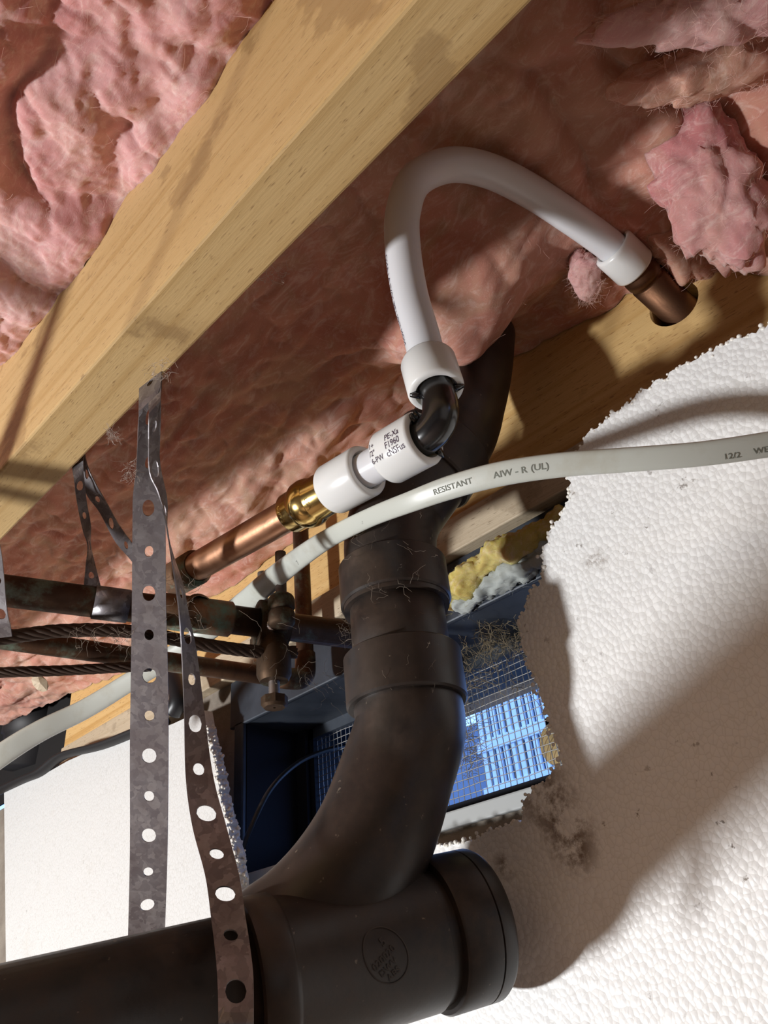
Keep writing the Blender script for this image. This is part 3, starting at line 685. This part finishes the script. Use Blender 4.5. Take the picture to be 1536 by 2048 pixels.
# ------------------------------------------------------------------ hanger straps
def strap(name, L, R, hole0, pitch, hr, parent=None, n=8, th=.0008, alt=.7, su=1.0, **kw):
    """ribbon between two 3-D edge curves, pierced by round holes along its middle"""
    L = spline(L, n); R = spline(R, n); C = (L+R)/2; s = np.concatenate([[0], np.cumsum(np.linalg.norm(np.diff(C, axis=0), axis=1))]); LEN = s[-1]
    nl = []
    def at(u, v_):
        u = min(max(u, 0), LEN); a = np.array([np.interp(u, s, L[:, k]) for k in range(3)]); b = np.array([np.interp(u, s, R[:, k]) for k in range(3)])
        return a*(.5-v_)+b*(.5+v_)
    wm = np.mean(np.linalg.norm(L-R, axis=1))
    V = []; Fc = []
    def cell(u0, u1, hole):
        uc, hu = (u0+u1)/2, (u1-u0)/2
        if not hole:
            k = max(1, int((u1-u0)/.006)); b = len(V); VS = (-.5, -.35, -.2, 0, .2, .35, .5)
            for i in range(k+1):
                for v_ in VS: V.append(at(u0+(u1-u0)*i/k, v_))
            for i in range(k):
                for q in range(6): Fc.append((b+7*i+q, b+7*i+q+1, b+7*i+8+q, b+7*i+7+q))
            return
        b = len(V); per = [(-1, -1), (-.4, -1), (.4, -1), (1, -1), (1, -.4), (1, .4), (1, 1), (.4, 1), (-.4, 1), (-1, 1), (-1, .4), (-1, -.4)]; per2 = []
        for i in range(12):
            a_, c_ = np.array(per[i]), np.array(per[(i+1) % 12]); per2 += [a_, (a_+c_)/2]
        m_ = len(per2)
        for q in per2:
            a = math.atan2(q[1]*.5*wm, q[0]*hu); dx, dy = math.cos(a)*hole*su, math.sin(a)*hole/wm
            V.append(at(uc+dx, dy)); V.append(at(uc+(dx+q[0]*hu)/2, (dy+q[1]*.5)/2)); V.append(at(uc+q[0]*hu, q[1]*.5))
        for i in range(m_):
            j_ = (i+1) % m_
            for q in (0, 1): Fc.append((b+3*i+q, b+3*i+q+1, b+3*j_+q+1, b+3*j_+q))
    u = hole0; hc_ = pitch*.5*.9; prev = 0; k = 0
    while u + hc_ < LEN:
        if u-hc_ > prev+1e-5: cell(prev, u-hc_, None)
        cell(max(u-hc_, prev), u+hc_, hr*(1 if k % 2 else alt)); prev = u+hc_; u += pitch; k += 1
    if prev < LEN-1e-4: cell(prev, LEN, None)
    o = mk(name, V, Fc, M['galv'], parent, smooth=False, **kw)
    bm = bmesh.new(); bm.from_mesh(o.data); bmesh.ops.remove_doubles(bm, verts=bm.verts, dist=.00015); bmesh.ops.recalc_face_normals(bm, faces=bm.faces); bm.to_mesh(o.data); bm.free()
    md = o.modifiers.new('thickness', 'SOLIDIFY'); md.thickness = th; md.offset = 0
    return o
def top(x, y): return PY(x, y, .1765)
# wide strap: nailed behind the joist, passes behind the drain run
Lp = [PY(280, 740, .1765)] + [D(*q) for q in [(278, 812, .468), (275, 880, .476), (272, 945, .486), (266, 990, .494), (265, 1060, .505), (264, 1200, .527), (262, 1350, .545), (260, 1500, .560), (260, 1700, .575), (256, 1880, .60), (254, 1960, .61)]]
Rp = [PY(325, 700, .1765)] + [D(*q) for q in [(322, 774, .468), (321, 850, .478), (319, 930, .490), (325, 985, .496), (331, 1050, .506), (332, 1200, .527), (336, 1350, .545), (337, 1500, .560), (335, 1700, .575), (330, 1860, .60), (327, 1940, .61)]]
strap('hanger_strap', Lp, Rp, .046, .0320, .0044, su=1.35, label='wide perforated metal strap hanging straight down from the joist', cat='strap', group='perforated hanger straps')
Lq = [PY(300, 740, .1790)] + [D(x, y, d) for x, y, d in ((298, 812, .463), (297, 880, .462), (299, 945, .462), (316, 985, .464), (332, 1045, .464), (342, 1110, .460), (351, 1170, .456), (358, 1225, .452), (363, 1300, .448), (368, 1420, .435), (371, 1550, .416), (384, 1650, .396), (410, 1750, .369), (422, 1835, .344), (430, 1900, .326), (435, 1960, .315), (437, 2060, .300), (434, 2180, .300))]
Rq = [PY(326, 716, .1790)] + [D(x, y, d) for x, y, d in ((322, 786, .466), (318, 860, .468), (320, 930, .470), (334, 1000, .470), (334, 1060, .472), (346, 1110, .476), (366, 1170, .472), (376, 1225, .464), (392, 1300, .458), (408, 1420, .440), (426, 1550, .418), (452, 1650, .396), (478, 1750, .369), (491, 1835, .344), (501, 1900, .326), (507, 1960, .315), (507, 2060, .300), (502, 2180, .300))]
strap('hanger_strap', Lq, Rq, .030, .0260, .0040, su=1.25, label='narrow twisted metal strap passing in front of the black drain', cat='strap', group='perforated hanger straps')
st3 = empty('hanger_strap', top(165, 930), 'short two legged metal strap slung from the joist round the supply pipe', 'strap', 'perforated hanger straps')
strap('front_leg', [top(140, 905)] + [D(x, y, d) for x, y, d in ((147, 950, .55), (153, 1000, .552), (166, 1060, .553), (176, 1092, .553), (172, 1130, .550), (167, 1178, .548), (170, 1205, .548))],
      [top(172, 880)] + [D(x, y, d) for x, y, d in ((167, 930, .55), (173, 1000, .556), (181, 1050, .560), (181, 1090, .562), (190, 1130, .558), (203, 1178, .552), (210, 1205, .552))], .020, .022, .0035, st3)
strap('rear_leg', [top(150, 890)] + [D(x, y, d) for x, y, d in ((166, 932, .556), (172, 985, .562), (200, 1025, .570), (230, 1082, .58), (262, 1120, .59), (290, 1160, .60))],
      [top(165, 870)] + [D(x, y, d) for x, y, d in ((173, 925, .552), (192, 968, .556), (212, 1003, .563), (237, 1048, .572), (266, 1088, .582), (300, 1130, .592))], .018, .021, .0035, st3)
hk = S0 + sd*np.linalg.norm(PZ(222, 1210, .266)-S0)
V, Fc = latheg(hk, sd, [(-.012, .0121), (.012, .0121)], 40)
sb = mk('pipe_wrap', V, Fc, M['galv'], st3); sb.modifiers.new('thickness', 'SOLIDIFY').thickness = .0008
strap('hanger_strap', [D(-60, 1000, .50), D(-25, 1100, .50), D(-12, 1216, .50), D(-8, 1262, .505), D(0, 1275, .51)], [D(-25, 1000, .50), D(2, 1100, .50), D(14, 1218, .50), D(22, 1255, .505), D(24, 1272, .51)], .010, .022, .0035, label='bit of metal strap at the left edge below the supply pipe', cat='strap', group='perforated hanger straps')

ofs = [np.array(q) for q in ((-.60, -.07, .03), (-.53, -.07, .13), (-.46, -.07, .22), (-.37, -.07, .33), (-.30, -.07, .42), (-.255, -.07, .48))]  # unseen strap, added off frame so its shadow slants over the joist
strap('hanger_strap', [q+np.array([-.004, -.008, 0]) for q in ofs], [q+np.array([.004, .008, 0]) for q in ofs], .02, .022, .0035, label='slanting metal strap added out of view to cast the shadow across the joist', cat='strap', group='perforated hanger straps')

# ------------------------------------------------------------------ flat cable
cpx = [(1800, 838, .345, 54), (1660, 868, .352, 53), (1536, 889, .36, 52), (1400, 908, .368, 50), (1250, 920, .378, 50), (1120, 930, .388, 50), (1000, 948, .40, 50), (900, 975, .415, 48), (820, 1004, .432, 42), (740, 1035, .462, 38), (660, 1075, .50, 38), (600, 1115, .55, 42), (540, 1162, .60, 46), (480, 1212, .645, 44), (380, 1288, .67, 40), (262, 1362, .68, 38), (170, 1418, .68, 40), (80, 1462, .67, 43), (0, 1512, .66, 46), (-120, 1600, .65, 46)]
CP = spline([D(x, y, d) for x, y, d, _ in cpx], 8); wpx = np.interp(np.arange(len(CP)), np.arange(len(cpx))*8, [q[3]*q[2]/F/2 for q in cpx])
Tc = np.gradient(CP, axis=0); Tc /= np.linalg.norm(Tc, axis=1)[:, None]
Nc = np.array([nrm(np.cross(t_, -nrm(p))) for t_, p in zip(Tc, CP)]); Fcn = np.cross(Nc, Tc)
Nc = np.where((Nc @ np.array([0, 0, 1.0]))[:, None] < 0, -Nc, Nc); Fcn = np.array([nrm(-p - t_*((-p)@t_)) for p, t_ in zip(CP, Tc)])
V = []; sg = 20
for p, n_, f_c, hw in zip(CP, Nc, Fcn, wpx):
    for k in range(sg):
        a = 2*math.pi*k/sg; ca, sa = math.cos(a), math.sin(a)
        V.append(p + n_*hw*np.sign(ca)*abs(ca)**.62 + f_c*hw*.46*np.sign(sa)*abs(sa)**.75)
Fc = [(i*sg+k, i*sg+(k+1) % sg, (i+1)*sg+(k+1) % sg, (i+1)*sg+k) for i in range(len(CP)-1) for k in range(sg)] + [tuple(range(sg)), tuple((len(CP)-1)*sg+k for k in range(sg))]
cb = recalc(mk('flat_cable', V, Fc, M['cable'], label='flat grey white electrical cable sagging across in front of the black drain', cat='cable'))
cc = np.concatenate([[0], np.cumsum(np.linalg.norm(np.diff(CP, axis=0), axis=1))]); cxs = np.array([proj(p)[0] for p in CP])
for txt, x0, v0, sz in (('RESISTANT', 872, -.0012, .0044), ('AIW - R', 990, -.0016, .0046), ('(UL)', 1063, -.0012, .0046), ('12/2', 1443, -.0040, .0038), ('WE', 1503, -.0034, .0038)):
    u0 = np.interp(-x0, -cxs, cc)
    def fm(x, y):
        u = u0 - x*1.12; return np.array([np.interp(u, cc, (CP+Fcn*(wpx*.46+.00015)[:, None])[:, k]) for k in range(3)]) + np.array([np.interp(u, cc, Nc[:, k]) for k in range(3)])*(y+v0)
    mk('jacket_print', *textg(txt, sz, fm), M['cableink'], cb, smooth=False)
# thin black cable curving down inside the vent
pts = spline([PY(x, y, q) for x, y, q in ((430, 1800, .44), (470, 1738, .44), (500, 1660, .445), (540, 1580, .46), (590, 1530, .49), (640, 1505, .52), (700, 1490, .56))], 8)
mk('thin_cable', *tubeg(pts, .0024, 10), M['blackcable'], label='thin black cable curving down from the vent screen', cat='cable')

# ------------------------------------------------------------------ yellow sill insulation
def strip(px, Y0, th, m, name, label, seed, parent=None):
    P = [PY(x, y, Y0) for x, y in px]; c = np.mean(P, axis=0)
    return P
ye = empty('sill_insulation', PY(1000, 1100, .44), 'yellow fibreglass tuft stuffed under the sill plate beside the vent', 'insulation')
Pp = spline([PY(x, y, .44) for x, y in ((885, 1205), (925, 1165), (975, 1122), (1030, 1095), (1085, 1062), (1130, 1020))], 14)
rad = np.interp(np.linspace(0, 1, len(Pp)), [0, .2, .5, .8, 1], [.009, .012, .011, .008, .005])
V, Fc = tubeg(Pp, rad, 40); V = np.array(V); n_ = fbm(V*55+3, 4, .6); cen = np.repeat(Pp, 40, axis=0); V = cen + (V-cen)*(1+.5*n_)[:, None]
mk('tuft', V, Fc, M['yellow'], ye); fuzz('loose_fibres', V, 500, 31, ye, M['yellow'], .004, .012)
gy = empty('sill_sealer', PY(1040, 1140, .448), 'grey fuzzy sealer strip below the yellow tuft', 'sealer')
Pp = spline([PY(x, y, .448) for x, y in ((915, 1215), (975, 1175), (1040, 1140), (1090, 1103), (1125, 1070))], 14)
V, Fc = tubeg(Pp, np.interp(np.linspace(0, 1, len(Pp)), [0, .5, 1], [.006, .009, .008]), 28); V = np.array(V); cen = np.repeat(Pp, 28, axis=0); V = cen + (V-cen)*(1+.6*fbm(V*110+8, 3))[:, None]
mk('strip', V, Fc, M['greyfuzz'], gy); fuzz('loose_fibres', V, 500, 32, gy, M['greyfuzz'], .003, .008)

# ------------------------------------------------------------------ cobwebs, lint and debris
def webs(name, label, boxes, n, m, seed, wd=.0001, cat='cobweb', L=.03):
    rng = np.random.RandomState(seed); mb = MB()
    for _ in range(n):
        (x0, y0, x1, y1, d0, d1) = boxes[rng.randint(len(boxes))]
        p = D(x0+(x1-x0)*rng.rand(), y0+(y1-y0)*rng.rand(), d0+(d1-d0)*rng.rand()); d = nrm(rng.normal(size=3)); c = rng.normal(size=3)*.6; ln = L*(.3+rng.rand())
        Q = [p + d*ln*(k/6-.5) + c*ln*((k/6-.5)**2) + rng.normal(size=3)*.0006 for k in range(7)]
        mb.add(*tubeg(Q, wd*(.6+rng.rand()), 4, cap=False))
    return mk(name, mb.V, mb.F, m, label=label, cat=cat, kind='stuff')
webs('cobweb', 'dusty cobweb threads on the vertical black riser', [(720, 1110, 880, 1240, .455, .465), (730, 1280, 890, 1420, .425, .435), (700, 1000, 860, 1120, .47, .48)], 45, M['web'], 41, .00005, L=.014)
webs('cobweb', 'cobweb tangle at the ground clamp and copper elbow', [(500, 1200, 600, 1360, .55, .60), (600, 1330, 700, 1420, .62, .68), (680, 1220, 710, 1290, .55, .60)], 70, M['web'], 42, .00007, L=.018)
webs('cobweb', 'dust caught on the supply pipe beside the narrow strap', [(330, 1150, 400, 1290, .50, .54), (140, 1260, 260, 1300, .50, .53)], 70, M['web'], 43, .00009, L=.016)
webs('dry_grass_nest', 'dry grass nest tangled in the top of the vent screen', [(905, 1270, 1050, 1380, .64, .68), (960, 1240, 1050, 1300, .62, .66), (900, 1380, 960, 1560, .66, .70)], 420, M['webdark'], 44, .00018, 'nest', L=.026)
webs('lint', 'grey lint hanging off the lower edge of the joist', [(505, 570, 575, 500, .44, .45), (300, 760, 345, 720, .465, .47), (215, 860, 240, 880, .49, .50), (245, 920, 280, 960, .48, .50)], 120, M['lintfluff'], 45, .00007, 'lint', L=.009)
cpc = D(80, 1366, .66); V, Fc = icog((0, 0, 0), 1, 1); A3 = np.array([nrm(D(20, 8, 1)-D(0, 0, 1))*.009, nrm(D(0, 20, 1)-D(0, 0, 1))*.008, nrm(cpc)*.004]).T
mk('wood_chip', V @ A3.T*np.array([1, 1, 1]) + cpc, Fc, M['sill'], smooth=False, label='small wood chip caught in a web under the ground cables at left', cat='chip')
